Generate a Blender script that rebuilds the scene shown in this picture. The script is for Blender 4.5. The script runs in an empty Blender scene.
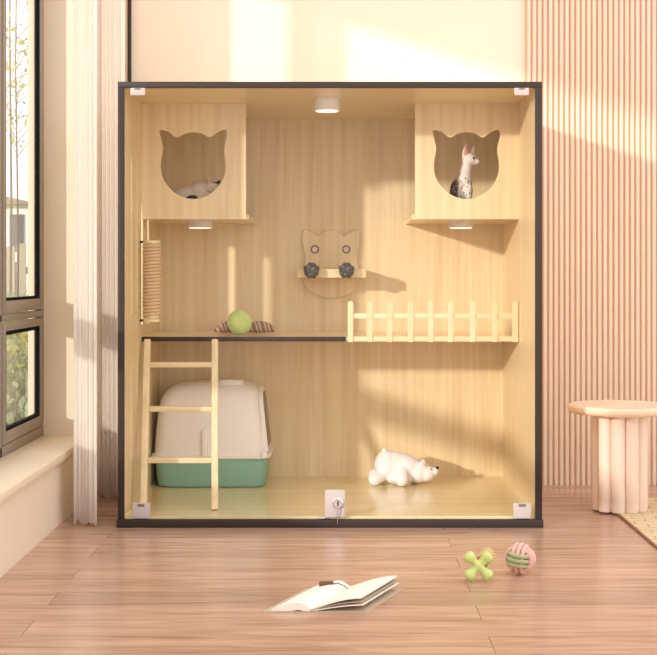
import bpy, bmesh, math, random
from mathutils import Vector, Matrix
PI = math.pi
sc = bpy.context.scene
C = sc.collection
random.seed(7)

# ---------------------------------------------------------------- materials
def lin(r, g, b):
    f = lambda c: (c/255/12.92) if c/255 <= .04045 else ((c/255+.055)/1.055)**2.4
    return (f(r), f(g), f(b), 1)

def mat(name, col, rough=.5, spec=.4, metal=0, bump=0, bscale=200, var=0, vscale=8, emit=0, coat=0, sheen=0):
    m = bpy.data.materials.new(name); m.use_nodes = True
    nt = m.node_tree; N = nt.nodes; L = nt.links
    b = N['Principled BSDF']
    b.inputs['Base Color'].default_value = col
    b.inputs['Roughness'].default_value = rough
    b.inputs['Specular IOR Level'].default_value = spec
    b.inputs['Metallic'].default_value = metal
    b.inputs['Coat Weight'].default_value = coat
    b.inputs['Sheen Weight'].default_value = sheen
    tc = N.new('ShaderNodeTexCoord')
    if var:
        n = N.new('ShaderNodeTexNoise'); n.inputs['Scale'].default_value = vscale
        L.new(tc.outputs['Object'], n.inputs['Vector'])
        mx = N.new('ShaderNodeMix'); mx.data_type = 'RGBA'
        mx.inputs[6].default_value = tuple(c*(1-var) for c in col[:3])+(1,)
        mx.inputs[7].default_value = tuple(min(1, c*(1+var)) for c in col[:3])+(1,)
        L.new(n.outputs['Fac'], mx.inputs[0]); L.new(mx.outputs[2], b.inputs['Base Color'])
    if bump:
        n = N.new('ShaderNodeTexNoise'); n.inputs['Scale'].default_value = bscale; n.inputs['Detail'].default_value = 4
        L.new(tc.outputs['Object'], n.inputs['Vector'])
        bp = N.new('ShaderNodeBump'); bp.inputs['Strength'].default_value = bump; bp.inputs['Distance'].default_value = .002
        L.new(n.outputs['Fac'], bp.inputs['Height']); L.new(bp.outputs['Normal'], b.inputs['Normal'])
    if emit:
        b.inputs['Emission Color'].default_value = (1, .93, .82, 1); b.inputs['Emission Strength'].default_value = emit
    return m

def wood(name, light, dark, axis='Z', rough=.4, scale=1., coat=0):
    """fine grained wood, the grain running along the axis"""
    m = bpy.data.materials.new(name); m.use_nodes = True
    nt = m.node_tree; N = nt.nodes; L = nt.links; b = N['Principled BSDF']
    b.inputs['Roughness'].default_value = rough; b.inputs['Coat Weight'].default_value = coat
    b.inputs['Coat Roughness'].default_value = .12
    tc = N.new('ShaderNodeTexCoord'); mp = N.new('ShaderNodeMapping')
    s = [60*scale]*3; s['XYZ'.index(axis)] = 1.6*scale
    mp.inputs['Scale'].default_value = s
    L.new(tc.outputs['Object'], mp.inputs['Vector'])
    n = N.new('ShaderNodeTexNoise'); n.inputs['Scale'].default_value = 1; n.inputs['Detail'].default_value = 5; n.inputs['Distortion'].default_value = .6
    L.new(mp.outputs['Vector'], n.inputs['Vector'])
    mp2 = N.new('ShaderNodeMapping'); s2 = [9*scale]*3; s2['XYZ'.index(axis)] = .9*scale
    mp2.inputs['Scale'].default_value = s2
    L.new(tc.outputs['Object'], mp2.inputs['Vector'])
    n2 = N.new('ShaderNodeTexNoise'); n2.inputs['Scale'].default_value = 1; n2.inputs['Detail'].default_value = 2
    L.new(mp2.outputs['Vector'], n2.inputs['Vector'])
    ml = N.new('ShaderNodeMath'); ml.operation = 'MULTIPLY'; ml.inputs[1].default_value = 9
    L.new(n2.outputs['Fac'], ml.inputs[0])
    sn = N.new('ShaderNodeMath'); sn.operation = 'PINGPONG'; sn.inputs[1].default_value = .5
    L.new(ml.outputs[0], sn.inputs[0])
    ad = N.new('ShaderNodeMath'); ad.operation = 'MULTIPLY_ADD'; ad.inputs[1].default_value = .26
    L.new(sn.outputs[0], ad.inputs[0]); 
    m3 = N.new('ShaderNodeMath'); m3.operation = 'MULTIPLY'; m3.inputs[1].default_value = .95
    L.new(n.outputs['Fac'], m3.inputs[0]); L.new(m3.outputs[0], ad.inputs[2])
    cr = N.new('ShaderNodeValToRGB'); cr.color_ramp.elements[0].position = .28; cr.color_ramp.elements[1].position = .72
    cr.color_ramp.elements[0].color = dark; cr.color_ramp.elements[1].color = light
    L.new(ad.outputs[0], cr.inputs[0]); L.new(cr.outputs[0], b.inputs['Base Color'])
    return m

def planks():
    m = bpy.data.materials.new('floor_planks'); m.use_nodes = True
    nt = m.node_tree; N = nt.nodes; L = nt.links; b = N['Principled BSDF']
    tc = N.new('ShaderNodeTexCoord')
    br = N.new('ShaderNodeTexBrick'); br.offset = .37
    br.inputs['Scale'].default_value = 1; br.inputs['Brick Width'].default_value = 1.1; br.inputs['Row Height'].default_value = .095
    br.inputs['Mortar Size'].default_value = .0009; br.inputs['Mortar Smooth'].default_value = .6; br.inputs['Bias'].default_value = 0
    br.inputs['Color1'].default_value = (0, 0, 0, 1); br.inputs['Color2'].default_value = (1, 1, 1, 1); br.inputs['Mortar'].default_value = (.5, .5, .5, 1)
    sh = N.new('ShaderNodeMapping'); sh.inputs['Location'].default_value = (.47, .03, 0)
    L.new(tc.outputs['Object'], sh.inputs[0]); L.new(sh.outputs[0], br.inputs['Vector'])
    vm = N.new('ShaderNodeVectorMath'); vm.operation = 'MULTIPLY_ADD'; vm.inputs[1].default_value = (7, 3, 9)
    L.new(br.outputs['Color'], vm.inputs[0]); L.new(tc.outputs['Object'], vm.inputs[2])
    mp = N.new('ShaderNodeMapping'); mp.inputs['Scale'].default_value = (3.5, 32, 5)
    L.new(vm.outputs[0], mp.inputs['Vector'])
    n = N.new('ShaderNodeTexNoise'); n.inputs['Scale'].default_value = 1; n.inputs['Detail'].default_value = 6; n.inputs['Distortion'].default_value = 1.6
    L.new(mp.outputs[0], n.inputs['Vector'])
    cr = N.new('ShaderNodeValToRGB'); e = cr.color_ramp.elements
    e[0].position = .25; e[0].color = FLOOR[0]
    e[1].position = .75; e[1].color = FLOOR[1]
    x = e.new(.5); x.color = FLOOR[2]
    L.new(n.outputs['Fac'], cr.inputs[0])
    hs = N.new('ShaderNodeHueSaturation')
    vr = N.new('ShaderNodeMapRange'); vr.inputs['To Min'].default_value = .88; vr.inputs['To Max'].default_value = 1.1
    L.new(br.outputs['Color'], vr.inputs['Value']); L.new(vr.outputs[0], hs.inputs['Value']); L.new(cr.outputs[0], hs.inputs['Color'])
    mx = N.new('ShaderNodeMix'); mx.data_type = 'RGBA'; mx.inputs[7].default_value = FLOOR[3]
    L.new(br.outputs['Fac'], mx.inputs[0]); L.new(hs.outputs[0], mx.inputs[6]); L.new(mx.outputs[2], b.inputs['Base Color'])
    b.inputs['Roughness'].default_value = .24; b.inputs['Specular IOR Level'].default_value = .5
    bp = N.new('ShaderNodeBump'); bp.inputs['Strength'].default_value = .12; bp.inputs['Distance'].default_value = .001
    L.new(n.outputs['Fac'], bp.inputs['Height']); L.new(bp.outputs[0], b.inputs['Normal'])
    return m
FLOOR = [lin(160, 121, 100), lin(207, 170, 146), lin(188, 149, 126), lin(124, 90, 72)]

def glass(name, tint=(1, 1, 1, 1), k=.5):
    m = bpy.data.materials.new(name); m.use_nodes = True
    nt = m.node_tree; N = nt.nodes; L = nt.links; N.clear()
    o = N.new('ShaderNodeOutputMaterial'); t = N.new('ShaderNodeBsdfTransparent'); g = N.new('ShaderNodeBsdfGlossy')
    t.inputs[0].default_value = tint; g.inputs['Roughness'].default_value = .03
    fr = N.new('ShaderNodeFresnel'); fr.inputs[0].default_value = 1.45
    ml = N.new('ShaderNodeMath'); ml.operation = 'MULTIPLY'; ml.inputs[1].default_value = k
    mx = N.new('ShaderNodeMixShader')
    L.new(fr.outputs[0], ml.inputs[0]); L.new(ml.outputs[0], mx.inputs[0]); L.new(t.outputs[0], mx.inputs[1]); L.new(g.outputs[0], mx.inputs[2]); L.new(mx.outputs[0], o.inputs[0])
    return m

def sheer(name, col, transp):
    m = bpy.data.materials.new(name); m.use_nodes = True
    nt = m.node_tree; N = nt.nodes; L = nt.links; N.clear()
    o = N.new('ShaderNodeOutputMaterial'); t = N.new('ShaderNodeBsdfTransparent'); d = N.new('ShaderNodeBsdfDiffuse'); tr = N.new('ShaderNodeBsdfTranslucent')
    d.inputs[0].default_value = col; tr.inputs[0].default_value = col
    a = N.new('ShaderNodeMixShader'); a.inputs[0].default_value = .5
    b = N.new('ShaderNodeMixShader'); b.inputs[0].default_value = transp
    L.new(d.outputs[0], a.inputs[1]); L.new(tr.outputs[0], a.inputs[2]); L.new(a.outputs[0], b.inputs[1]); L.new(t.outputs[0], b.inputs[2]); L.new(b.outputs[0], o.inputs[0])
    return m

MAPLE_L, MAPLE_D = lin(238, 216, 173), lin(223, 194, 148)
M = dict(
    mapleZ=wood('maple_vertical', MAPLE_L, MAPLE_D, 'Z'),
    mapleX=wood('maple_across', lin(240, 220, 172), lin(230, 205, 154), 'X', rough=.2, coat=.3),
    mapleY=wood('maple_deep', MAPLE_L, MAPLE_D, 'Y'),
    pale=wood('pale_maple', lin(241, 220, 178), lin(226, 199, 152), 'Z'),
    paleX=wood('pale_maple_across', lin(241, 220, 178), lin(226, 199, 152), 'X'),
    trim=mat('dark_edging', lin(58, 47, 43), .45, .25),
    glass=glass('door_glass', k=.22),
    pane=glass('window_glass', k=.35),
    clip=mat('satin_plastic', lin(194, 182, 178), .35),
    chrome=mat('chrome', lin(225, 225, 228), .12, metal=1),
    black=mat('black_rubber', lin(26, 24, 24), .45),
    white=mat('lamp_white', lin(238, 232, 228), .35),
    lamp=mat('lamp_diffuser', lin(255, 250, 240), .5, emit=.9),
    wall=mat('wall_paint', lin(243, 226, 208), .8, .1, bump=.05, bscale=300),
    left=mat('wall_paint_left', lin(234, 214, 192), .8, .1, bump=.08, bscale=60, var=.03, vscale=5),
    slat=wood('slat_wood', lin(238, 214, 192), lin(230, 202, 180), 'Z', rough=.55),
    gapm=mat('slat_backing', lin(228, 188, 164), .8, .1),
    sill=mat('sill_stone', lin(238, 216, 188), .5, .3, var=.04, vscale=14),
    alu=mat('window_metal', lin(146, 132, 118), .45, .4),
    gasket=mat('gasket', lin(20, 19, 19), .8, .05),
    sheer=sheer('sheer_cloth', lin(252, 246, 240), .42),
    drape=sheer('drape_cloth', lin(252, 244, 237), .30),
    table=wood('table_wood', lin(240, 214, 190), lin(230, 200, 174), 'X', rough=.35),
    tablebase=mat('table_lacquer', lin(236, 212, 196), .35, .4),
    green=mat('green_plastic', lin(140, 184, 164), .35, .45),
    hood=mat('blush_plastic', lin(246, 238, 230), .35, .45),
    flap=mat('smoked_flap', lin(96, 92, 80), .25),
    darkball=mat('dark_grey_rubber', lin(84, 78, 78), .25, .6),
    eye=mat('pink_cap', lin(226, 200, 190), .3),
    ring=mat('bronze_ring', lin(120, 84, 66), .35, metal=.6),
    tennis=mat('tennis_felt', lin(204, 224, 138), .9, .1, bump=.5, bscale=600, sheen=.3),
    tennisline=mat('tennis_seam', lin(236, 226, 176), .8, .1),
    ropebrown=mat('brown_cord', lin(168, 124, 94), .8, .1),
    ropewhite=mat('white_cord', lin(216, 196, 176), .8, .1),
    plush=mat('white_plush', lin(242, 236, 234), .95, .05, bump=.8, bscale=420, sheen=.3),
    lime=mat('lime_rubber', lin(206, 218, 138), .5, .3),
    knit=mat('speckled_knit', lin(216, 194, 140), .8, .1),
    pinkrope=mat('pink_rubber', lin(228, 184, 172), .6, .2),
    sagerope=mat('sage_rubber', lin(178, 180, 138), .6, .2),
    paper=mat('paper', lin(247, 242, 228), .7, .1),
    cover=mat('book_cover', lin(196, 176, 156), .6, .2),
    leather=mat('brown_leather', lin(110, 78, 56), .5),
    grey=mat('grey_felt', lin(128, 116, 106), .8),
    lawn=mat('lawn', lin(146, 156, 108), .9, .05, var=.35, vscale=3),
    bark=mat('bark', lin(96, 84, 70), .9, .05),
    leaf=mat('leaf', lin(150, 160, 100), .7, .1, var=.25, vscale=30),
    leaf2=mat('leaf_olive', lin(176, 172, 92), .7, .1, var=.25, vscale=20),
    leafg=mat('leaf_greygreen', lin(150, 160, 128), .7, .1, var=.3, vscale=20),
    bwall=mat('render_wall', lin(236, 232, 230), .8),
    bglass=mat('dark_window', lin(88, 92, 100), .2),
    roof=mat('roof_tile', lin(150, 130, 122), .8),
    fence=mat('fence_wood', lin(170, 158, 140), .8),
)
def twotone(name, A, B, build):
    """coat whose two colours are mixed by build(N, L, texcoord) -> factor socket"""
    m = bpy.data.materials.new(name); m.use_nodes = True
    N = m.node_tree.nodes; L = m.node_tree.links; b = N['Principled BSDF']
    b.inputs['Roughness'].default_value = .85; b.inputs['Specular IOR Level'].default_value = .1
    tc = N.new('ShaderNodeTexCoord'); f = build(N, L, tc.outputs['Object'])
    mx = N.new('ShaderNodeMix'); mx.data_type = 'RGBA'; mx.inputs[6].default_value = A; mx.inputs[7].default_value = B
    L.new(f, mx.inputs[0]); L.new(mx.outputs[2], b.inputs['Base Color'])
    return m
def rng(N, L, sock, a, b):
    r = N.new('ShaderNodeMapRange'); r.inputs['From Min'].default_value = a; r.inputs['From Max'].default_value = b
    L.new(sock, r.inputs['Value']); return r.outputs[0]
def mth(N, L, op, a, b):
    n = N.new('ShaderNodeMath'); n.operation = op; n.use_clamp = op in ('ADD', 'SUBTRACT')
    for i, v in enumerate((a, b)):
        if isinstance(v, (int, float)): n.inputs[i].default_value = v
        else: L.new(v, n.inputs[i])
    return n.outputs[0]
def ball_mask(N, L, co, c, r0, r1):
    d = N.new('ShaderNodeVectorMath'); d.operation = 'DISTANCE'; L.new(co, d.inputs[0]); d.inputs[1].default_value = c
    return rng(N, L, d.outputs['Value'], r1, r0)

# ---------------------------------------------------------------- mesh helpers
class MB:
    def __init__(s): s.bm = bmesh.new()
    def box(s, x0, x1, y0, y1, z0, z1, bev=0):
        r = bmesh.ops.create_cube(s.bm, size=1)
        bmesh.ops.scale(s.bm, vec=(x1-x0, y1-y0, z1-z0), verts=r['verts'])
        bmesh.ops.translate(s.bm, vec=((x0+x1)/2, (y0+y1)/2, (z0+z1)/2), verts=r['verts'])
        if bev:
            es = list({e for v in r['verts'] for e in v.link_edges})
            bmesh.ops.bevel(s.bm, geom=es, offset=bev, segments=2, affect='EDGES', profile=.5)
        return s
    def bar(s, a, b, wx, wy, bev=0):
        """box running from a to b, wx wide along X, wy deep across"""
        a, b = Vector(a), Vector(b); d = (b-a).normalized()
        ux = Vector((1, 0, 0)); ux = (ux-d*ux.dot(d)).normalized(); uy = d.cross(ux)
        vs = []
        for p in (a, b):
            for i, j in ((-1, -1), (1, -1), (1, 1), (-1, 1)): vs.append(s.bm.verts.new(p+ux*i*wx/2+uy*j*wy/2))
        fs = [(3, 2, 1, 0), (4, 5, 6, 7)]+[(i, (i+1) % 4, (i+1) % 4+4, i+4) for i in range(4)]
        F = [s.bm.faces.new([vs[i] for i in f]) for f in fs]
        if bev: bmesh.ops.bevel(s.bm, geom=list({e for f in F for e in f.edges}), offset=bev, segments=2, affect='EDGES', profile=.5)
        return s
    def loft(s, rings, cap=True, closed=False):
        R = [[s.bm.verts.new(p) for p in r] for r in rings]; n = len(R[0])
        K = len(R)
        for k in range(K if closed else K-1):
            a, b = R[k], R[(k+1) % K]
            for i in range(n): s.bm.faces.new((a[i], a[(i+1) % n], b[(i+1) % n], b[i]))
        if cap and not closed:
            s.bm.faces.new(list(reversed(R[0]))); s.bm.faces.new(R[-1])
        return s
    def lathe(s, c, prof, n=40, mod=None, axis='Z'):
        rings = []
        for r, h in prof:
            ring = []
            for i in range(n):
                a = 2*PI*i/n; rr = max(r, 1e-5)*(mod(a) if mod else 1)
                p = (rr*math.cos(a), rr*math.sin(a), h)
                if axis == 'Y': p = (p[0], p[2], p[1])
                if axis == 'X': p = (p[2], p[0], p[1])
                ring.append(Vector(c)+Vector(p))
            rings.append(ring)
        return s.loft(rings)
    def tube(s, pts, r, n=10, closed=False):
        pts = [Vector(p) for p in pts]; K = len(pts); rings = []; ref = None
        for k, p in enumerate(pts):
            if closed: t = pts[(k+1) % K]-pts[k-1]
            else: t = pts[min(k+1, K-1)]-pts[max(k-1, 0)]
            t.normalize()
            if ref is None: ref = t.orthogonal().normalized()
            ref = (ref-t*ref.dot(t)).normalized(); u = t.cross(ref)
            rr = r[k] if isinstance(r, (list, tuple)) else r
            rings.append([p+(ref*math.cos(2*PI*i/n)+u*math.sin(2*PI*i/n))*rr for i in range(n)])
        return s.loft(rings, closed=closed)
    def ell(s, c, r, rot=None, u=20, v=14):
        q = bmesh.ops.create_uvsphere(s.bm, u_segments=u, v_segments=v, radius=1)
        m = Matrix.Translation(c) @ (rot.to_matrix().to_4x4() if rot else Matrix()) @ Matrix.Diagonal((*(r if hasattr(r, '__len__') else (r, r, r)), 1))
        bmesh.ops.transform(s.bm, matrix=m, verts=q['verts']); return s
    def cap(s, a, b, ra, rb):
        a, b = Vector(a), Vector(b)
        n = 6; pts = [a.lerp(b, i/n) for i in range(n+1)]; s.tube(pts, [ra+(rb-ra)*i/n for i in range(n+1)], 16)
        s.ell(a, ra); s.ell(b, rb); return s
    def build(s, name, m, parent=None, smooth=True, remesh=0, bevel=0):
        me = bpy.data.meshes.new(name)
        bmesh.ops.recalc_face_normals(s.bm, faces=s.bm.faces)
        if parent: bmesh.ops.translate(s.bm, vec=-org(parent), verts=s.bm.verts)
        s.bm.to_mesh(me); s.bm.free()
        o = bpy.data.objects.new(name, me); C.objects.link(o)
        me.materials.append(m)
        if smooth:
            me.shade_smooth() if not smooth == 'auto' else me.shade_smooth()
            if not remesh:
                for e in me.edges: pass
                me.set_sharp_from_angle(angle=math.radians(35))
        if remesh:
            md = o.modifiers.new('r', 'REMESH'); md.mode = 'VOXEL'; md.voxel_size = remesh; md.use_smooth_shade = True
            sm = o.modifiers.new('s', 'SMOOTH'); sm.factor = .5; sm.iterations = 6
        if parent: o.parent = parent
        return o
def org(p):
    v = Vector((0, 0, 0))
    while p: v += p.location; p = p.parent
    return v

def holed(name, outer, holes, plane, off, thick, m, parent, bev=0):
    """flat board with openings: outlines given in the board plane ('XZ' or 'YZ')"""
    cu = bpy.data.curves.new('c', 'CURVE'); cu.dimensions = '2D'; cu.fill_mode = 'BOTH'; cu.extrude = thick/2-bev; cu.bevel_depth = bev
    for pts in [outer]+holes:
        sp = cu.splines.new('POLY'); sp.points.add(len(pts)-1); sp.use_cyclic_u = True
        for i, (a, b) in enumerate(pts): sp.points[i].co = (a, b, 0, 1)
    t = bpy.data.objects.new('c', cu); C.objects.link(t)
    bpy.context.view_layer.update()
    me = bpy.data.meshes.new_from_object(t.evaluated_get(bpy.context.evaluated_depsgraph_get()))
    bpy.data.objects.remove(t)
    for v in me.vertices:
        a, b, w = v.co
        v.co = Vector((a, off-w, b)) if plane == 'XZ' else (Vector((off+w, a, b)) if plane == 'YZ' else Vector((a, b, off+w)))
        if parent: v.co -= org(parent)
    me.materials.clear(); me.materials.append(m); me.name = name
    bm = bmesh.new(); bm.from_mesh(me); bmesh.ops.remove_doubles(bm, verts=bm.verts, dist=1e-5); bmesh.ops.recalc_face_normals(bm, faces=bm.faces); bm.to_mesh(me); bm.free()
    o = bpy.data.objects.new(name, me); C.objects.link(o); o.parent = parent
    me.shade_smooth(); me.set_sharp_from_angle(angle=math.radians(35))
    return o

def smooth_closed(pts, n=6):
    """Catmull-Rom through a closed list of 2D points"""
    K = len(pts); out = []
    for k in range(K):
        p0, p1, p2, p3 = [Vector(pts[(k+j-1) % K]) for j in range(4)]
        for i in range(n):
            t = i/n
            out.append(tuple(.5*((2*p1)+(p2-p0)*t+(2*p0-5*p1+4*p2-p3)*t*t+(3*p1-p0-3*p2+p3)*t**3)))
    return out

def tag(o, label=None, cat=None, group=None, kind=None):
    if label: o['label'] = label
    if cat: o['category'] = cat
    if group: o['group'] = group
    if kind: o['kind'] = kind
    return o
def thing(name, loc, label=None, cat=None, group=None, kind=None):
    o = bpy.data.objects.new(name, None); C.objects.link(o); o.location = loc; o.empty_display_size = .05
    return tag(o, label, cat, group, kind)

def px(x, d): return (x-338)*d/1380
def pz(y, d): return .535-(y-275)*d/1380

# ---------------------------------------------------------------- room
tag(MB().box(-.60, 2.6, -3.4, .605, -.05, 0).build('floor', planks()), 'pinkish brown wooden plank floor', 'floor', kind='structure')
LW = MB()
LW.box(-.722, -.597, -3.4, .62, -.35, .138)
LW.box(-.722, -.597, -3.4, .62, 1.462, 2.5)
LW.box(-.722, -.597, .33, .62, .138, 1.462); LW.box(-.722, -.7075, .285, .33, .138, 1.462)
LW.box(-.722, -.597, -3.4, -1.45, .138, 1.462)
tag(LW.build('wall_left', M['left'], smooth=False), 'cream wall around and below the window', 'wall', kind='structure')
tag(MB().box(-.722, .48, .605, .66, -.35, 2.5).build('wall_back', M['wall'], smooth=False), 'plain warm beige wall behind the cabinet', 'wall', kind='structure')
MB2 = MB().box(-.70, -.583, -1.45, .33, .139, .157, bev=.003)
tag(MB2.build('trim_1', M['sill']), 'cream stone window sill', 'window sill', kind='structure')
tag(MB().box(-.537, -.529, .592, .605, 0, 2.5).build('dark_strip', M['trim'], smooth=False), 'thin dark vertical strip on the back wall', 'trim', kind='structure')  # narrow dark upright strip set against the back wall
sl = thing('wall_right', (.48, .605, 0), 'vertical slatted wood wall panel right of the cabinet', 'wall', kind='structure')
MB().box(.48, 2.4, .597, .66, 0, 2.5).build('backing', M['gapm'], sl, smooth=False)
s = MB(); p = .0139
for i in range(int(1.9/p)):
    x = .482+i*p
    s.loft([[(x, .5975, z), (x+.0004, .592, z), (x+.0022, .5898, z), (x+.0078, .5898, z), (x+.0096, .592, z), (x+.0100, .5975, z)] for z in (0, 2.5)])
s.build('slats', M['slat'], sl, smooth=False)

# window: fixed frame, sashes, panes
win = thing('window_1', (-.70, -.56, .157), 'brown grey metal framed window with a low transom', 'window', kind='structure')
f = MB(); x0, x1 = -.707, -.695
f.box(x0, x1, .302, .33, .157, 1.462, .002); f.box(x0, x1, -1.45, -1.42, .157, 1.462, .002)
f.box(x0, x1, -1.42, .302, .157, .180, .002); f.box(x0, x1, -1.42, .302, 1.437, 1.462, .002)
f.box(x0, x1, -1.42, .302, .437, .453, .002); f.box(x0, x1, -.092, -.076, .157, 1.462, .002)
f.build('window_frame', M['alu'], win)
for (ya, yb) in ((-.074, .300), (-1.418, -.094)):
    for (za, zb) in ((.455, 1.435), (.182, .435)):
        w = .022; xs0, xs1 = -.7065, -.692
        m = MB(); m.box(xs0, xs1, ya, ya+w, za, zb, .002); m.box(xs0, xs1, yb-w, yb, za, zb, .002)
        m.box(xs0, xs1, ya+w, yb-w, za, za+w+.004, .002); m.box(xs0, xs1, ya+w, yb-w, zb-w+.004, zb, .002)
        sa = m.build('sash', M['alu'], win)
        m = MB(); g = .007
        m.box(-.7045, -.6935, ya+w, ya+w+g, za+w, zb-w); m.box(-.7045, -.6935, yb-w-g, yb-w, za+w, zb-w)
        m.box(-.7045, -.6935, ya+w, yb-w, za+w, za+w+g+.003); m.box(-.7045, -.6935, ya+w, yb-w, zb-w-g+.003, zb-w+.004)
        m.build('gasket', M['gasket'], sa, smooth=False)
        MB().box(-.7005, -.6975, ya+w, yb-w, za+w, zb-w).build('window_pane', M['pane'], sa, smooth=False)

# ---------------------------------------------------------------- curtains
def curtain(name, m, pts, amp, waves, z0, z1, label, cat='curtain', pinch=0, drift=(0, 0)):
    K = 220; R0 = []
    b = MB(); rows = 26; V = []
    for r in range(rows+1):
        t = r/rows; z = z0+(z1-z0)*t; row = []
        for k in range(K+1):
            u = k/K; q = u*(len(pts)-1); i = min(int(q), len(pts)-2); w = q-i
            P = Vector(pts[i]).lerp(Vector(pts[i+1]), w); D = (Vector(pts[i+1])-Vector(pts[i])).normalized(); Nn = Vector((-D.y, D.x))
            ph = waves*u*2*PI+.5*math.sin(3*u*PI+1)+.25*math.sin(t*3+u*5)
            A = amp*(.75+.25*math.sin(7*u+2))*(1-.25*pinch*(1-t))
            off = Nn*A*math.sin(ph)+D*A*.35*math.sin(2*ph+1)
            P = P+off+Vector(drift)*t
            row.append(b.bm.verts.new((P.x, P.y, z+(.004*math.sin(ph*1.3) if r == 0 else 0)+(.004 if r == 0 else 0))))
        V.append(row)
    for r in range(rows):
        for k in range(K): b.bm.faces.new((V[r][k], V[r][k+1], V[r+1][k+1], V[r+1][k]))
    o = b.build(name, m)
    o.modifiers.new('t', 'SOLIDIFY').thickness = .0006
    o.data.shade_smooth()
    return tag(o, label, cat)
curtain('sheer_curtain', M['sheer'], [(-.566, .032), (-.540, .018), (-.510, .002)], .009, 6, .002, 2.45, 'sheer white curtain hanging beside the window, nearest the camera')
curtain('drape_curtain', M['drape'], [(-.575, .375), (-.545, .362), (-.502, .345)], .013, 6, .002, 2.45, 'heavier blush beige drape hanging between the sheer curtain and the cabinet', pinch=1, drift=(-.004, 0))

# ---------------------------------------------------------------- cat cabinet
XL, XR = -.4535, .4185          # inner faces of the side panels
YB = .58                         # inner face of the back
cab = thing('cat_cabinet', (-.017, .3, 0), 'tall maple wood cat cabinet with dark edging and glass doors', 'cat cabinet')
MB().box(XL-.013, XR+.0145, YB, .60, .0, .944).build('back_panel', M['mapleZ'], cab, smooth=False)
MB().box(XL-.013, XR+.0145, .004, YB, .932, .944).build('top_panel', M['mapleX'], cab, smooth=False)
MB().box(XL, XR, .004, YB, .0, .0225).build('base_panel', M['mapleX'], cab, smooth=False)
def slot(y, w, z0, z1): return [(y-w/2, z0), (y+w/2, z0), (y+w/2, z1), (y-w/2, z1)]
out = [(.004, 0), (YB, 0), (YB, .932), (.004, .932)]
LS = [slot(.100, .018, .45, .80), slot(.185, .018, .42, .80), slot(.263, .030, .42, .70), slot(.364, .032, .42, .70),
      slot(.100, .018, .13, .355), slot(.185, .018, .14, .355)]
RS = [slot(.262, .010, .20, .30), slot(.36, .010, .20, .30), slot(.262, .010, .42, .475)]
holed('side_panel', out, LS, 'YZ', XL-.0065, .013, M['mapleZ'], cab)
holed('side_panel', out, RS, 'YZ', XR+.0065, .013, M['mapleZ'], cab)
e = MB()
e.box(-.467, XL, -.004, .004, .017, .932, .0008); e.box(XR, .433, -.004, .004, .017, .932, .0008)
e.box(-.467, .433, -.004, .004, .932, .945, .0008); e.box(-.469, .435, -.010, .004, 0, .017, .0012)
tag(e.build('edge_frame', M['trim'], cab), 'dark brown front edging')
# middle shelf
SY = .262
MB().box(XL, XR, SY, YB, .384, .392).build('shelf', M['mapleX'], cab, smooth=False)
tag(MB().box(XL-.0, .018, SY-.004, SY, .3815, .3925, .0008).build('shelf_edging', M['trim'], cab), 'black strip along the front of the left half of the shelf')
# cubbies with cat head openings
def P2(pts, sx=3.85, ox=110, oy=70, d=3.2): return [(px(a/sx+ox, d), pz(b/sx+oy, d)) for a, b in pts]
hole = [(192, 240), (200, 233), (228, 240), (258, 261), (290, 246), (325, 241), (356, 246), (385, 261), (414, 242), (441, 231), (451, 240),
        (450, 262), (440, 305), (446, 350), (446, 390), (432, 430), (400, 468), (360, 491), (325, 497), (285, 491), (244, 468), (212, 430), (198, 390), (198, 350), (206, 305), (198, 268)]
hl = smooth_closed(P2(hole), 5)
cxl = sum(p[0] for p in hl)/len(hl)
def cubby(x0, x1, hole_pts, inner):
    z0, z1 = .6645, .932
    c = thing('cubby', ((x0+x1)/2, .42, z0)); c.parent = cab; c.location -= cab.location
    holed('front_board', [(x0, z0), (x1, z0), (x1, z1), (x0, z1)], [hole_pts], 'XZ', SY+.005, .010, M['mapleZ'], c, bev=0)
    MB().box(x0+(0 if inner > 0 else -.006), x1+(.006 if inner > 0 else 0), SY+.010, YB, z0-.0005, z0+.0105).build('floor_board', M['mapleX'], c, smooth=False)
cubby(XL, px(246, 3.192), hl, 1)
dx = px(467.2, 3.2)-px(194.6, 3.2)
cubby(px(415, 3.192), XR, [(a+dx, b) for a, b in hl], -1)
# fence along the right half of the shelf
fe = thing('fence', (.2, SY, .384)); fe.parent = cab; fe.location -= cab.location
yf = SY-.0035; d = 2.93+yf
for z0, z1 in ((pz(341.5, d), pz(336.5, d)), (pz(318.5, d), pz(313.5, d))):
    MB().box(px(351, d), XR, yf, yf+.0032, z0, z1, .0005).build('rail', M['paleX'], fe)
for q in (350.5, 369.5, 389.5, 410.5, 430.5, 450.5, 472.5, 494.5, 515):
    x = px(q, d); w = .0062; zt = pz(301, d); zb = pz(342, d)
    prof = [(x-w, zb), (x+w, zb)]+[(x+w*math.cos(a*PI/8), zt-w+w*math.sin(a*PI/8)) for a in range(9)]
    MB().loft([[(a, y, b) for a, b in prof] for y in (yf-.0035, yf)]).build('picket', M['pale'], fe)
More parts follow.
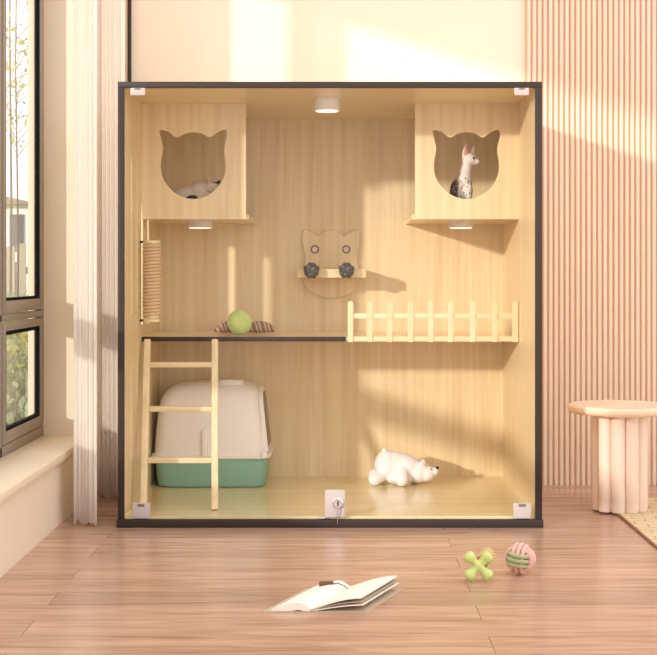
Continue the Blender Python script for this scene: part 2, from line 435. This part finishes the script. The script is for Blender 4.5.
# glass doors
XM = px(333, 2.93)
for k, (a, b) in enumerate(((XL+.001, XM-.001), (XM+.001, XR-.001))):
    dr = MB().box(a, b, -.0015, .0025, .0185, .9305).build('glass_door', M['glass'], cab, smooth=False)
    for z in (.034, .917):
        xc = (-.417 if z < .5 else -.4245) if k == 0 else (.390 if z < .5 else .389)
        h = .0165 if z < .5 else .008; zc = .0355 if z < .5 else .9235
        w = .0185 if z < .5 else .0155
        hg = MB().box(xc-w, xc+w, -.008, -.0017, zc-h, zc+h, .0015).build('hinge_clip', M['clip'], dr)
        MB().box(xc-w*.4, xc+w*.4, -.0095, -.008, zc+(h*.55), zc+h*.9, .0004).build('hinge_screw', M['grey'], hg)
lk = MB().box(px(325, 2.92), px(345, 2.92), -.0095, -.0017, .0215, pz(490, 2.92), .0012).build('lock', M['clip'], cab)
xk = px(338, 2.92); zk = pz(503, 2.92)
MB().lathe((xk, -.0095, zk), [(.0001, -.006), (.0095, -.006), (.0112, -.0045), (.0112, 0), (.0001, 0)], 32, axis='Y', mod=None).build('lock_barrel', M['chrome'], lk)
MB().box(xk-.0015, xk+.0015, -.0160, -.0155, zk-.006, zk+.005).build('keyhole', M['black'], lk, smooth=False)
MB().tube([(xk, -.0158, zk-.007), (xk-.001, -.017, zk-.018), (xk-.001, -.0135, zk-.033), (xk-.001, -.012, zk-.044)], [.0018, .0013, .0012, .0006], 8).build('key_tag', M['chrome'], lk)
MB().box(px(317, 2.92), px(326, 2.92), -.007, -.0017, .0188, .0225, .0008).build('door_stop', M['clip'], cab)

# ladder
ld = thing('ladder', (-.35, .085, .0225), 'small three-rung pale wooden ladder leaning against the shelf', 'ladder')
yt, yb_ = SY-.0145, .075
LT, LB = Vector((-.438, yt, .3845)), Vector((-.4235, yb_, .0235))
RT, RB = Vector((-.283, yt, .3845)), Vector((-.268, yb_, .0235))
MB().bar(LB, LT, .0140, .018, .001).build('rail', M['pale'], ld); MB().bar(RB, RT, .0140, .018, .001).build('rail', M['pale'], ld)
for yy in (367, 410.5, 460.5):
    for it in range(60):                                  # height on the slanted rails that is seen at this row
        t = it/60
        P = LB.lerp(LT, t); 
        if 275-1380*(P.z-.535)/(2.93+P.y) < yy: break
    a = LB.lerp(LT, t); b = RB.lerp(RT, t)
    MB().box(a.x+.0065, b.x-.0065, a.y-.012, a.y+.010, a.z-.0058, a.z+.0058, .001).build('rung', M['paleX'], ld)

# ---------------------------------------------------------------- litter box
lb = thing('litter_box', (-.305, .48, .0225), 'hooded cat litter box with green tray and blush white lid', 'litter box')
def rr(cx, cy, hx, hy, r, z, n=6):
    out = []
    for qx, qy, a0 in ((1, 1, 0), (-1, 1, 90), (-1, -1, 180), (1, -1, 270)):
        for i in range(n+1):
            a = math.radians(a0+90*i/n); out.append((cx+qx*(hx-r)+r*math.cos(a), cy+qy*(hy-r)+r*math.sin(a), z))
    return out
cx, cy = -.307, .477
R = [(.118, .072, .02, .0225), (.127, .080, .028, .0245), (.131, .083, .03, .030), (.1365, .0885, .03, .088), (.1385, .090, .03, .0895), (.1385, .090, .03, .095)]
MB().loft([rr(cx, cy, *a[:3], a[3]) for a in R]).build('tray', M['green'], lb)
R = [(.143, .0945, .032, .0935), (.1445, .0955, .033, .0955), (.1445, .0955, .033, .101), (.1415, .0935, .033, .1035)]
rim = MB().loft([rr(cx, cy, *a[:3], a[3]) for a in R]).build('lid_rim', M['hood'], lb)
R = []
for z, xl, xr, hy in ((.103, -.1385, .133, .090), (.13, -.137, .130, .0895), (.17, -.1335, .126, .087), (.21, -.129, .122, .083), (.235, -.123, .119, .078), (.25, -.113, .115, .072), (.262, -.100, .108, .062), (.270, -.080, .097, .048), (.2735, -.052, .080, .030)):
    R.append(rr(cx+(xl+xr)/2, cy, (xr-xl)/2, hy, min(.035, hy-.002), z))
MB().loft(R).build('hood', M['hood'], lb)
# rounded handle ridge, entry frame with smoked flap on the right end, two latches on the front
MB().loft([rr(cx+.048, cy-.02, .034, .034, .012, .258), rr(cx+.046, cy-.02, .031, .030, .012, .274), rr(cx+.044, cy-.02, .027, .026, .012, .2795)]).build('handle', M['hood'], lb)
def side_x(z): return cx+.133-(z-.103)*.105
def arch(r0, zb, zt, n=14):
    pts = [(-r0, zb), (r0, zb)]
    for i in range(n+1):
        a = PI*i/n; pts.append((r0*math.cos(a), zt-r0*.75+r0*.75*math.sin(a)))
    return pts
for nm, m, r0, zb, zt, t0, t1 in (('entry_frame', M['hood'], .070, .108, .262, -.004, .006), ('flap', M['flap'], .058, .118, .250, .002, .0075)):
    a = arch(r0, zb, zt)
    MB().loft([[(side_x(z)+t, cy+y, z) for y, z in a] for t in (t0, t1)]).build(nm, m, lb)
for xx in (px(205, 3.32), px(266, 3.40)):
    MB().box(xx-.007, xx+.007, cy-.0985, cy-.0855, .095, .112 if xx > -.3 else .165, .003).build('latch', M['hood'], lb)

# ---------------------------------------------------------------- puck lights
def puck(x, y, zt, r, h, label):
    t = thing('puck_light', (x, y, zt), label, 'cabinet light', 'puck lights in the cabinet')
    MB().lathe((x, y, zt), [(.0001, 0), (r, 0), (r, -h*.8), (r*.97, -h), (.0001, -h)], 40).build('housing', M['white'], t)
    MB().lathe((x, y, zt-h), [(.0001, .001), (r*.88, .001), (r*.84, -.0016), (.0001, -.0022)], 40).build('diffuser', M['lamp'], t)
puck(px(327, 3.12), .19, .932, .0295, .026, 'round white puck light under the middle of the cabinet roof')
puck(px(200, 3.36), .43, .664, .031, .014, 'round white puck light under the cubby with the sleeping cat')
puck(px(461, 3.36), .43, .664, .031, .014, 'round white puck light under the cubby with the sitting cat')

# ---------------------------------------------------------------- scratching post
sp = thing('scratching_post', (-.4265, .232, .43), 'sisal rope scratching post mounted upright on the left cabinet side', 'scratching post')
x, y = -.4265, .232
MB().lathe((x, y, .4355), [(.0001, 0), (.0155, 0), (.0155, .1715), (.0001, .1715)], 32).build('core', M['pale'], sp)
pts = []; turns = 21
for i in range(turns*24+1):
    a = 2*PI*i/24; pts.append((x+.0175*math.cos(a), y+.0175*math.sin(a), .440+.163*i/(turns*24)))
MB().tube(pts, .0038, 8).build('sisal_rope', mat('sisal', lin(224, 194, 154), .9, .1, bump=.4, bscale=700, var=.12, vscale=200), sp)
for z in (.4275, .607):
    c_ = MB().lathe((x, y, z), [(.0001, 0), (.0195, 0), (.0205, .001), (.0205, .006), (.0195, .007), (.0001, .007)], 32).build('end_cap', M['mapleX'], sp)
    MB().box(XL, x-.012, y-.008, y+.008, z+.001, z+.006).build('mount', M['black'], c_, smooth=False)

# ---------------------------------------------------------------- cat face toy on the back wall
ct = thing('cat_face_shelf', (px(331, 3.5), YB, pz(297, 3.5)), 'small cat face wooden wall board with a ledge and two dark balls', 'cat toy')
D = 3.5
def P3(pts): return [(px(a/5.475+280, D), pz(b/5.475+210, D)) for a, b in pts]
fo = [(124, 140), (134, 116), (152, 112), (180, 128), (205, 146), (238, 122), (277, 113), (316, 122), (350, 146), (376, 126), (404, 112), (424, 118), (433, 142), (428, 190), (418, 240), (420, 290), (434, 345), (434, 390), (408, 436), (350, 468), (285, 478), (222, 468), (160, 436), (132, 390), (130, 345), (140, 290), (139, 240), (128, 190)]
holed('face_board', smooth_closed(P3(fo), 4), [], 'XZ', YB-.0065, .012, M['mapleZ'], ct, bev=.0015)
for ex in (191, 363):
    (X_, Z_), = P3([(ex, 216)])
    ey = MB().lathe((X_, YB-.0125, Z_), [(.0001, -.003), (.0085, -.003), (.0085, .001), (.0001, .001)], 30, axis='Y').build('eye', M['eye'], ct)
    MB().tube([(X_+.0088*math.cos(a*PI/16), YB-.0155, Z_+.0088*math.sin(a*PI/16)) for a in range(32)], .0015, 8, closed=True).build('eye_ring', M['ring'], ey)
d2 = 3.39
MB().box(px(297.5, d2), px(366, d2), d2-2.93, YB-.0125, pz(277.8, d2), pz(269, d2), .001).build('ledge', M['paleX'], ct)
for bx in (311.5, 346.5):
    X_, Z_ = px(bx, 3.37), pz(270.5, 3.37); Y_ = .444
    bb = MB(); bb.ell((X_, Y_, Z_), .0182, u=28, v=20)
    for k in range(18):                                  # nubs spread over the ball
        zz = 1-2*(k+.5)/18; a = k*2.39996; rr_ = math.sqrt(1-zz*zz)
        n = Vector((rr_*math.cos(a), zz, rr_*math.sin(a)))
        bb.ell(Vector((X_, Y_, Z_))+n*.0145, .0066, u=12, v=8)
    bb.build('nubbed_ball', M['darkball'], ct, remesh=.0007)

# ---------------------------------------------------------------- tennis ball and braided toy on the shelf
bc = Vector((px(239.5, 3.30), .37, .392+.0298))
tb = thing('tennis_ball', (bc.x, bc.y, .392), 'lime green tennis ball on the left half of the shelf', 'ball')
MB().ell(bc, .0298, u=40, v=28).build('felt', M['tennis'], tb)
pts = []
for i in range(120):
    t = 2*PI*i/120; a = .44*PI/1.; 
    A = PI/2-(PI/2-.55)*math.cos(t); v = Vector((math.sin(A)*math.cos(t/2+.55*math.sin(2*t)*.5), math.cos(A), math.sin(A)*math.sin(t/2)))
    b1 = .75; th = t
    v = Vector((math.cos(th)+.34*math.cos(3*th), math.sin(th)-.34*math.sin(3*th), 1.17*math.sin(2*th))).normalized()
    v = Matrix.Rotation(.4, 3, 'Z') @ Matrix.Rotation(PI/2, 3, 'X') @ v
    pts.append(bc+v*.0296)
MB().tube(pts, .0009, 6, closed=True).build('seam', M['tennisline'], tb)
rt = thing('braided_toy', (px(245, 3.39), .46, .392), 'brown and white braided rope toy lying behind the tennis ball', 'cat toy')
xa, xb = px(215, 3.39), px(275, 3.39); cy_ = .462
def spindle(u): return .0030+.0085*abs(math.sin(u*2*PI))**.75
for k, nm in enumerate(('brown_cord', 'white_cord', 'brown_cord', 'white_cord', 'brown_cord')):
    P = []; RRr = []
    for i in range(161):
        u = i/160; a = u*2*PI*7+k*2*PI/5; r = spindle(u)
        P.append((xa+(xb-xa)*u, cy_+r*math.cos(a), .392+.0155+r*.95*math.sin(a)-.0115*(1-min(1, r/.0115)))); RRr.append(.0012+.0026*min(1, r/.0115))
    MB().tube(P, RRr, 8).build(nm, M['ropebrown' if 'brown' in nm else 'ropewhite'], rt)

# ---------------------------------------------------------------- plush bear
FZ = .0225
br = thing('plush_bear', (.15, .45, FZ), 'white plush polar bear lying on the cabinet floor', 'plush toy')
Y0 = .445
b = MB()
b.ell((.135, Y0+.01, .066), (.047, .034, .038), Matrix.Rotation(.12, 3, 'Y').to_euler()); b.ell((.120, Y0+.008, .069), (.031, .034, .037))
b.ell((.165, Y0+.005, .062), (.042, .031, .034), Matrix.Rotation(.25, 3, 'Y').to_euler()); b.ell((.196, Y0+.002, .054), (.032, .027, .027)); b.ell((.216, Y0-.002, .050), (.022, .021, .020))
b.cap((.222, Y0-.003, .053), (.236, Y0-.005, .055), .015, .0105)
b.cap((.158, Y0-.018, .056), (.1545, Y0-.034, .039), .015, .0165)
b.cap((.185, Y0+.03, .050), (.19, Y0+.045, .040), .016, .016)
b.cap((.104, Y0-.012, .044), (.0895, Y0-.020, .0385), .014, .0162)
b.cap((.112, Y0+.030, .045), (.092, Y0+.042, .040), .018, .0165)
b.ell((.113, Y0-.002, .107), (.0065, .006, .005))
for yy in (-.016, .020): b.ell((.2075, Y0+yy, .0755), (.0078, .004, .0085))
b.ell((.150, Y0, .042), (.04, .026, .019))
b.build('body', M['plush'], br, remesh=.0022)
MB().ell((.2425, Y0-.006, .0645), (.0042, .0050, .0034)).build('nose', M['black'], br)
MB().ell((.2275, Y0-.0165, .0625), .0017).build('eye', M['black'], br)
MB().ell((.2075, Y0-.0195, .0755), (.0045, .0012, .0055)).build('ear_lining', M['eye'], br)

# ---------------------------------------------------------------- cats
def coat1(N, L, co):
    n = N.new('ShaderNodeTexNoise'); n.inputs['Scale'].default_value = 150; n.inputs['Detail'].default_value = 3; L.new(co, n.inputs['Vector'])
    v = N.new('ShaderNodeTexVoronoi'); v.inputs['Scale'].default_value = 125; L.new(co, v.inputs['Vector'])
    spots = rng(N, L, v.outputs['Distance'], .36, .24)
    sx = N.new('ShaderNodeSeparateXYZ'); L.new(co, sx.inputs[0])
    back = rng(N, L, mth(N, L, 'ADD', sx.outputs[1], .5), .497, .512)        # back and flanks
    low = rng(N, L, sx.outputs[2], .098, .082)
    left = rng(N, L, sx.outputs[0], -.010, -.017)
    right = rng(N, L, sx.outputs[0], .015, .022)
    flank = mth(N, L, 'MULTIPLY', mth(N, L, 'MAXIMUM', mth(N, L, 'MAXIMUM', back, left), right), low)
    dark = mth(N, L, 'MULTIPLY', flank, rng(N, L, n.outputs['Fac'], .28, .42))
    leg_shade = mth(N, L, 'MULTIPLY', rng(N, L, sx.outputs[2], .048, .040), .7)  # shade of the gap between the front legs, painted into the lower coat
    chest = mth(N, L, 'MULTIPLY', spots, mth(N, L, 'MULTIPLY', rng(N, L, sx.outputs[2], .11, .09), .75))
    return mth(N, L, 'MAXIMUM', mth(N, L, 'MAXIMUM', dark, chest), mth(N, L, 'MULTIPLY', leg_shade, n.outputs['Fac']))
BZ = .675
k1 = thing('spotted_cat', (.298, .352, BZ), 'spotted silver and white cat sitting upright in the right cubby', 'cat')
b = MB(); F_ = lambda x, y, z: (x, y, z)
b.ell((.290, .378, .708), (.034, .038, .033)); b.ell((.294, .362, .736), (.0275, .027, .034), Matrix.Rotation(-.3, 3, 'X').to_euler()); b.ell((.2985, .352, .757), (.0205, .019, .024))
b.cap((.299, .352, .765), (.3045, .350, .792), .0165, .0135)
b.ell((.3110, .349, .8095), (.0185, .0162, .0152)); b.ell((.3065, .349, .806), (.014, .014, .014))
b.cap((.320, .348, .8065), (.3290, .347, .8045), .0108, .0078)
for x in (.285, .3085):
    b.cap((x, .340, .742), (x-.001, .333, .690), .0105, .0072); b.ell((x, .328, .6815), (.0085, .012, .0065))
b.cap((.266, .362, .700), (.268, .345, .684), .019, .009); b.cap((.318, .362, .700), (.318, .345, .684), .017, .009)
b.cap((.258, .395, .684), (.248, .365, .682), .007, .0055); b.cap((.248, .365, .682), (.262, .338, .682), .0055, .004)
def ear(b, base, tip, w, t, face):
    base, tip = Vector(base), Vector(tip); ax = (tip-base); n = 7
    d = ax.normalized(); u = Vector(face).cross(d).normalized(); v = d.cross(u)
    rings = []
    for i in range(n+1):
        s_ = i/n; ww = w*(1-s_**1.5)+.0008; tt = t*(1-s_)+.0008
        rings.append([base+ax*s_+u*ww*math.cos(2*PI*j/14)+v*tt*math.sin(2*PI*j/14) for j in range(14)])
    b.loft(rings)
ear(b, (.3035, .3425, .815), (.3025, .340, .8490), .0108, .0045, (.5, -1, 0)); ear(b, (.316, .356, .817), (.3245, .3565, .844), .0092, .0035, (.6, -1, 0))
b.build('body', twotone('spotted_coat', lin(238, 228, 220), lin(92, 78, 66), coat1), k1, remesh=.0013)
MB().ell((.3215, .3360, .8115), (.0030, .0022, .0026)).build('eye', M['black'], k1)
MB().ell((.3362, .3465, .8085), (.0014, .0026, .0016)).build('nose', M['darkball'], k1)
m = MB(); ear(m, (.3035, .3385, .820), (.3027, .3372, .8425), .0070, .0014, (.5, -1, 0)); m.build('inner_ear', mat('ear_pink', lin(226, 170, 150), .7), k1)

def coat2(N, L, co):
    n = N.new('ShaderNodeTexNoise'); n.inputs['Scale'].default_value = 60; L.new(co, n.inputs['Vector'])
    a = ball_mask(N, L, co, (.062, -.018, .0830), .0105, .0135)     # ear and brow
    b_ = ball_mask(N, L, co, (.0745, -.034, .0660), .0050, .0080)
    c_ = ball_mask(N, L, co, (.004, -.043, .037), .014, .018)
    return mth(N, L, 'MAXIMUM', mth(N, L, 'MAXIMUM', a, b_), c_)
OX = -.348
k2 = thing('sleeping_cat', (OX, .345, BZ), 'cream white cat with dark ears curled asleep in the left cubby', 'cat')
b = MB()
b.ell((OX-.008, .352, .7120), (.048, .038, .0355)); b.ell((OX+.024, .348, .7270), (.036, .033, .0315)); b.ell((OX-.03, .35, .705), (.03, .033, .03))
b.ell((OX+.036, .338, .720), (.022, .024, .025))
b.ell((OX+.053, .326, .7400), (.0185, .0160, .0150)); b.cap((OX+.060, .318, .738), (OX+.069, .311, .733), .0105, .0068)
b.cap((OX+.04, .318, .706), (OX+.004, .305, .712), .0135, .0105); b.cap((OX-.035, .322, .69), (OX-.002, .302, .70), .014, .011)
b.ell((OX+.004, .302, .7120), (.013, .010, .0085))
b.cap((OX-.05, .33, .684), (OX-.02, .300, .684), .008, .006)
ear(b, (OX+.0475, .325, .750), (OX+.0450, .322, .7680), .0070, .0035, (0, -1, 0)); ear(b, (OX+.0635, .325, .747), (OX+.0700, .324, .7600), .0070, .0035, (0, -1, 0))
b.build('body', twotone('cream_coat', lin(222, 206, 192), lin(58, 48, 46), coat2), k2, remesh=.0014)
MB().ell((OX+.0725, .3065, .7345), (.0018, .0014, .0013)).build('nose', M['darkball'], k2)
m = MB(); ear(m, (OX+.0473, .3205, .7525), (OX+.0453, .3190, .7640), .0042, .0012, (0, -1, 0)); m.build('inner_ear', bpy.data.materials['ear_pink'], k2)
MB().tube([(OX+.052+.003*math.cos(a), .3105, .741+.0016*math.sin(a)) for a in [PI+PI*i/8 for i in range(9)]], .0007, 6).build('closed_eye', M['black'], k2)

# ---------------------------------------------------------------- side table
tx, ty = px(619.5, 3.13), .198; RT_ = .0045
st = thing('side_table', (tx, ty, RT_), 'round blush side table with a fluted column base', 'side table')
MB().lathe((tx, ty, .223), [(.0001, 0), (.108, 0), (.1145, .004), (.1170, .0095), (.1160, .0155), (.1120, .0190), (.0001, .0190)], 72).build('tabletop', M['table'], st)
base = MB(); nf = 10
prof = []
for i in range(nf):
    a0 = 2*PI*i/nf+.05-PI/2+PI/nf
    for j in range(9):
        b_ = -PI/2*1.15+PI*1.15*j/8
        c0 = Vector((math.cos(a0), math.sin(a0)))*.0500; r = .0150
        t = Vector((math.cos(a0+b_), math.sin(a0+b_)))
        prof.append(c0+t*r)
base.loft([[(tx+p.x*k, ty+p.y*k, z) for p in prof] for k, z in ((.97, RT_), (1, RT_+.004), (1, .2232))])
base.build('fluted_base', M['tablebase'], st)

# ---------------------------------------------------------------- woven rug
def rugmat():
    m = bpy.data.materials.new('woven_jute'); m.use_nodes = True
    N = m.node_tree.nodes; L = m.node_tree.links; b = N['Principled BSDF']; b.inputs['Roughness'].default_value = .9; b.inputs['Specular IOR Level'].default_value = .1
    tc = N.new('ShaderNodeTexCoord'); mp = N.new('ShaderNodeMapping'); mp.inputs['Rotation'].default_value = (0, 0, .12); L.new(tc.outputs['Object'], mp.inputs[0])
    br = N.new('ShaderNodeTexBrick'); br.inputs['Scale'].default_value = 1; br.inputs['Brick Width'].default_value = .052; br.inputs['Row Height'].default_value = .034; br.inputs['Mortar Size'].default_value = .0022; br.inputs['Mortar Smooth'].default_value = .7
    br.inputs['Color1'].default_value = lin(230, 210, 176); br.inputs['Color2'].default_value = lin(222, 200, 164); br.inputs['Mortar'].default_value = lin(200, 172, 134)
    L.new(mp.outputs[0], br.inputs['Vector']); L.new(br.outputs['Color'], b.inputs['Base Color'])
    bp = N.new('ShaderNodeBump'); bp.inputs['Strength'].default_value = .6; bp.inputs['Distance'].default_value = .002; bp.invert = True
    L.new(br.outputs['Fac'], bp.inputs['Height']); L.new(bp.outputs[0], b.inputs['Normal'])
    return m
rg = thing('rug', (1.2, -.5, 0), 'beige woven rug under the side table at the right', 'rug')
MB().box(.625, 2.0, -1.5, .36, 0, .0040, .0015).build('weave', rugmat(), rg)
MB().tube([(.6245, -1.5, .0028), (.6245, .36, .0028)], .0026, 8).build('binding', M['ropebrown'], rg)

# ---------------------------------------------------------------- floor toys
jk = thing('jack_toy', (px(479, 2.40), -.53, 0), 'lime green six-armed rubber jack toy on the floor beside the rope ball', 'cat toy')
jc = Vector((px(478.5, 2.40), -.53, .0290))
A = .0200
def jarm(b, d, L_=A):
    d = Vector(d).normalized()
    pts = [jc, jc+d*.010, jc+d*(L_-.006), jc+d*(L_-.002), jc+d*L_, jc+d*(L_+.005), jc+d*(L_+.0085), jc+d*(L_+.010)]
    b.tube(pts, [.0070, .0066, .0078, .0098, .0104, .0104, .0080, .002], 20)
b = MB()
for sx in (-1, 1):
    for sz in (-1, 1): jarm(b, (sx, .12*sz, sz*.97), A)
b.ell(jc, .0085)
b.build('arms', M['lime'], jk, remesh=.0011)
b = MB(); dK = Vector((.60, .62, .46)).normalized()
b.tube([jc+dK*.006, jc+dK*.012, jc+dK*.020, jc+dK*.036, jc+dK*.040], [.006, .0085, .0118, .0118, .006], 18)
for i in range(7):
    for j in range(12):
        a = 2*PI*(j+.5*(i % 2))/12; u = dK.orthogonal().normalized(); v = dK.cross(u)
        b.ell(jc+dK*(.014+.0036*i)+(u*math.cos(a)+v*math.sin(a))*.0115, .0020, u=8, v=6)
tag(b.build('knit_arm', M['knit'], jk), 'beige speckled knitted arm')

rb = thing('rope_ball', (px(520, 2.465), -.465, 0), 'pink and sage green woven rubber ball on the floor', 'ball')
bc = Vector((px(520, 2.465), -.465, .0288)); Rb = .0225; rot = Matrix.Rotation(-.45, 3, 'Z') @ Matrix.Rotation(.12, 3, 'Y')
def bands(axis, outax, nm, m):
    for k in (-1, 0, 1):
        off = k*.0086; r0 = math.sqrt(Rb**2-off**2*.85); pts = []
        for i in range(64):
            t = 2*PI*i/64; c_, s_ = math.cos(t), math.sin(t); rr_ = r0+.0022*math.cos(2*t)
            p = [0, 0, 0]; o2 = 3-axis-outax
            p[outax] = rr_*c_; p[o2] = rr_*s_; p[axis] = off
            pts.append(bc+rot @ Vector(p))
        MB().tube(pts, .0039, 10, closed=True).build(nm, m, rb)
bands(2, 1, 'sage_band', M['sagerope']); bands(0, 2, 'pink_band', M['pinkrope']); bands(1, 0, 'pink_band', M['pinkrope'])
MB().ell(bc, .0185).build('core', mat('ball_core', lin(120, 84, 76), .8), rb)

# ---------------------------------------------------------------- open book
bk = thing('open_book', (.03, -.7, 0), 'open book with blank white pages lying on the floor', 'book')
Ld = Vector((-.055, -.135, 0)).normalized()*.17
S0 = Vector((px(350, 2.345), -.585, 0))
def page(offs, hs, thick, name, m, back=0, z0=0):
    """page block: offs = distance from the spine, hs = height of the upper surface"""
    rings = []
    for o_, h in zip(offs, hs):
        p = S0+Vector((o_, 0, 0)); a = p+Ld
        rings.append([(p.x, p.y, h), (a.x, a.y, h), (a.x, a.y, max(z0, h-thick)), (p.x, p.y, max(z0, h-thick))])
    return MB().loft(rings).build(name, m, bk)
n = 14
ofR = [.080*i/n for i in range(n+1)]; hR = [.006+.018*math.sin(min(1, (i/n)*1.0)*PI/2)**1.1 for i in range(n+1)]
page(ofR, hR, .0022, 'page', M['paper'], z0=.0040)
page([o*1.02 for o in ofR], [h*.72 for h in hR], .0012, 'page', M['cover'], z0=.0035)
page([o*1.04 for o in ofR], [h*.52 for h in hR], .0016, 'page', M['paper'], z0=.0028)
ofL = [-.063*i/n for i in range(n+1)]; hL = [.006+.010*math.sin(min(1, (i/n)*1.6)*PI)*(1 if i/n < .62 else 1) if i/n < .3125 else .016-.0115*((i/n-.3125)/.6875)**1.4 for i in range(n+1)]
hL[0] = .006
page(ofL, hL, .012, 'page_block', M['paper'], z0=.0022)
c_ = []
for o_ in (-.075, .090):
    p = S0+Vector((o_, 0, 0)); a = p+Ld; c_ += [(p.x, p.y), (a.x, a.y)]
c_ = [c_[0], c_[1], c_[3], c_[2]]
MB().loft([[(x, y, z) for x, y in c_] for z in (0, .002)]).build('cover', M['cover'], bk)
q = S0+Vector((-.028, 0, 0))+Ld*.19
MB().bar(q+Vector((-.012, 0, .0165)), q+Vector((.012, .002, .0172)), .006, .008, .001).build('clasp', M['leather'], bk)
MB().tube([q+Vector((.012, .003, .0170)), q+Vector((.020, .007, .0165)), q+Vector((.030, .006, .0125)), q+Vector((.037, .000, .0085))], .0010, 8).build('bookmark_cord', M['grey'], bk)

# ---------------------------------------------------------------- outdoors
GZ = -.35
tag(MB().box(-30, -.722, -6, 45, GZ-.05, GZ).build('lawn', M['lawn'], smooth=False), 'green lawn seen through the window', 'lawn', kind='structure')
def foliage(b, c, r, n, s):
    for i in range(n):
        v = Vector((random.gauss(0, 1), random.gauss(0, 1), random.gauss(0, 1))).normalized()*random.random()**.4
        p = Vector(c)+Vector((v.x*r[0], v.y*r[1], v.z*r[2])); q = Matrix.Rotation(random.random()*6.28, 3, 'Z') @ Matrix.Rotation(random.random()*3.14, 3, 'X')
        k = s*random.uniform(.6, 1.3)
        pts = [(0, -1, 0), (.42, -.2, .12), (.3, .5, .1), (0, 1, 0), (-.3, .5, .1), (-.42, -.2, .12)]
        b.bm.faces.new([b.bm.verts.new(p+q @ (Vector(t)*k)) for t in pts])
def shrub(x, y, r, h, label, m, n=2600, s=.035):
    t = thing('shrub', (x, y, GZ), label, 'shrub', 'shrubs outside the window')
    b = MB(); foliage(b, (x, y, GZ+h*.55), (r, r, h*.5), n, s); b.build('foliage', m, t)
    b = MB()
    for k in range(5):
        a = k*1.26; b.tube([(x, y, GZ), (x+r*.25*math.cos(a), y+r*.25*math.sin(a), GZ+h*.4), (x+r*.5*math.cos(a), y+r*.5*math.sin(a), GZ+h*.75)], [.02, .014, .006], 7)
    b.build('stem', M['bark'], t)
shrub(-1.35, 2.4, .45, .62, 'nearest low grey green shrub outside the window', M['leafg'], 4200, .022)
shrub(-1.75, 3.7, .50, .66, 'second low olive shrub outside, behind the nearest one', M['leaf2'], 3600, .026)
shrub(-2.3, 5.6, .7, .74, 'third green shrub outside, below the slender tree', M['leaf'], 3600, .032)
shrub(-3.2, 8.6, .8, .82, 'farthest shrub outside, in front of the board fence', M['leafg'], 3200, .04)
def tree(x, y, h, label, m, z0, z1, r, n, s, tr):
    t = thing('tree', (x, y, GZ), label, 'tree', 'trees outside the window')
    b = MB(); b.tube([(x, y, GZ), (x+.01, y, GZ+h*.3), (x-.01, y+.02, GZ+h*.6), (x+.01, y, GZ+h)], [tr, tr*.85, tr*.6, tr*.25], 8)
    f = MB()
    for k in range(26):
        z = z0+(z1-z0)*(k+.5)/26; a = k*2.4; L_ = r*random.uniform(.5, 1)
        e_ = Vector((x+L_*math.cos(a), y+L_*math.sin(a), z+random.uniform(-.1, .25)))
        b.tube([(x, y, z-.1), Vector((x, y, z-.1)).lerp(e_, .5)+Vector((0, 0, .06)), e_], [tr*.35, tr*.22, tr*.1], 5)
        foliage(f, e_, (.22, .22, .16), n//26, s)
    b.build('trunk', M['bark'], t); f.build('foliage', m, t)
tree(px(16.5, 7.45), 4.52, 3.4, 'slender thin-trunked tree close outside the window', M['leaf2'], 1.25, 1.95, .40, 900, .018, .006)
tree(px(12, 13.5), 10.5, 5.5, 'taller leafy tree farther outside behind the slender one', M['leafg'], 3.6, 5.0, 1.0, 1300, .04, .014)
hs = thing('house', (-7.2, 26, GZ), 'pale grey house with dark windows far outside the window', 'house')
MB().box(-10.5, -6.05, 24.8, 30, GZ, 1.95).build('wall', M['bwall'], hs, smooth=False)
MB().loft([[(-10.8, y, 1.95), (-5.9, y, 1.95), (-8.3, y, 2.45)] for y in (24.5, 30.3)]).build('roof', M['roof'], hs, smooth=False)
for xx in (-6.45, -7.5, -8.6):
    for zz in (.05, 1.0): MB().box(xx-.14, xx+.14, 24.76, 24.82, zz, zz+.75).build('house_window', M['bglass'], hs, smooth=False)
fn = thing('board_fence', (-4, 17, GZ), 'weathered board fence across the lawn outside', 'fence')
b = MB()
for k in range(40): b.box(-8+k*.16, -8+k*.16+.13, 17, 17.03, GZ, .95+.04*(k % 2))
b.build('boards', M['fence'], fn, smooth=False)
MB().box(-8, -1.6, 17.03, 17.07, .55, .65).build('fence_rail', M['fence'], fn, smooth=False)

# ---------------------------------------------------------------- light
w = bpy.data.worlds.new('sky'); sc.world = w; w.use_nodes = True
bg = w.node_tree.nodes['Background']; bg.inputs[0].default_value = (1, .99, .975, 1); bg.inputs[1].default_value = 1.65
sun = bpy.data.lights.new('sun', 'SUN'); sun.energy = 3.7; sun.angle = math.radians(2.2); sun.color = (1, .95, .88)
so = bpy.data.objects.new('sun', sun); C.objects.link(so); so.location = (-3, -3, 3)
so.rotation_euler = Vector((.88, 1, -.28)).to_track_quat('-Z', 'Y').to_euler()

cam = bpy.data.cameras.new('camera'); co = bpy.data.objects.new('camera', cam); C.objects.link(co)
co.location = (0, -2.93, .535); co.rotation_euler = (PI/2, 0, 0)
cam.sensor_fit = 'HORIZONTAL'; cam.sensor_width = 36; cam.lens = 1380/657*36
cam.shift_x = (328.5-338)/657; cam.shift_y = (275-327.5)/657; cam.clip_start = .05; cam.clip_end = 200
sc.camera = co
sc.view_settings.view_transform = 'Standard'; sc.view_settings.look = 'None'; sc.view_settings.gamma = 1; sc.view_settings.exposure = .06
sc.view_settings.use_curve_mapping = False
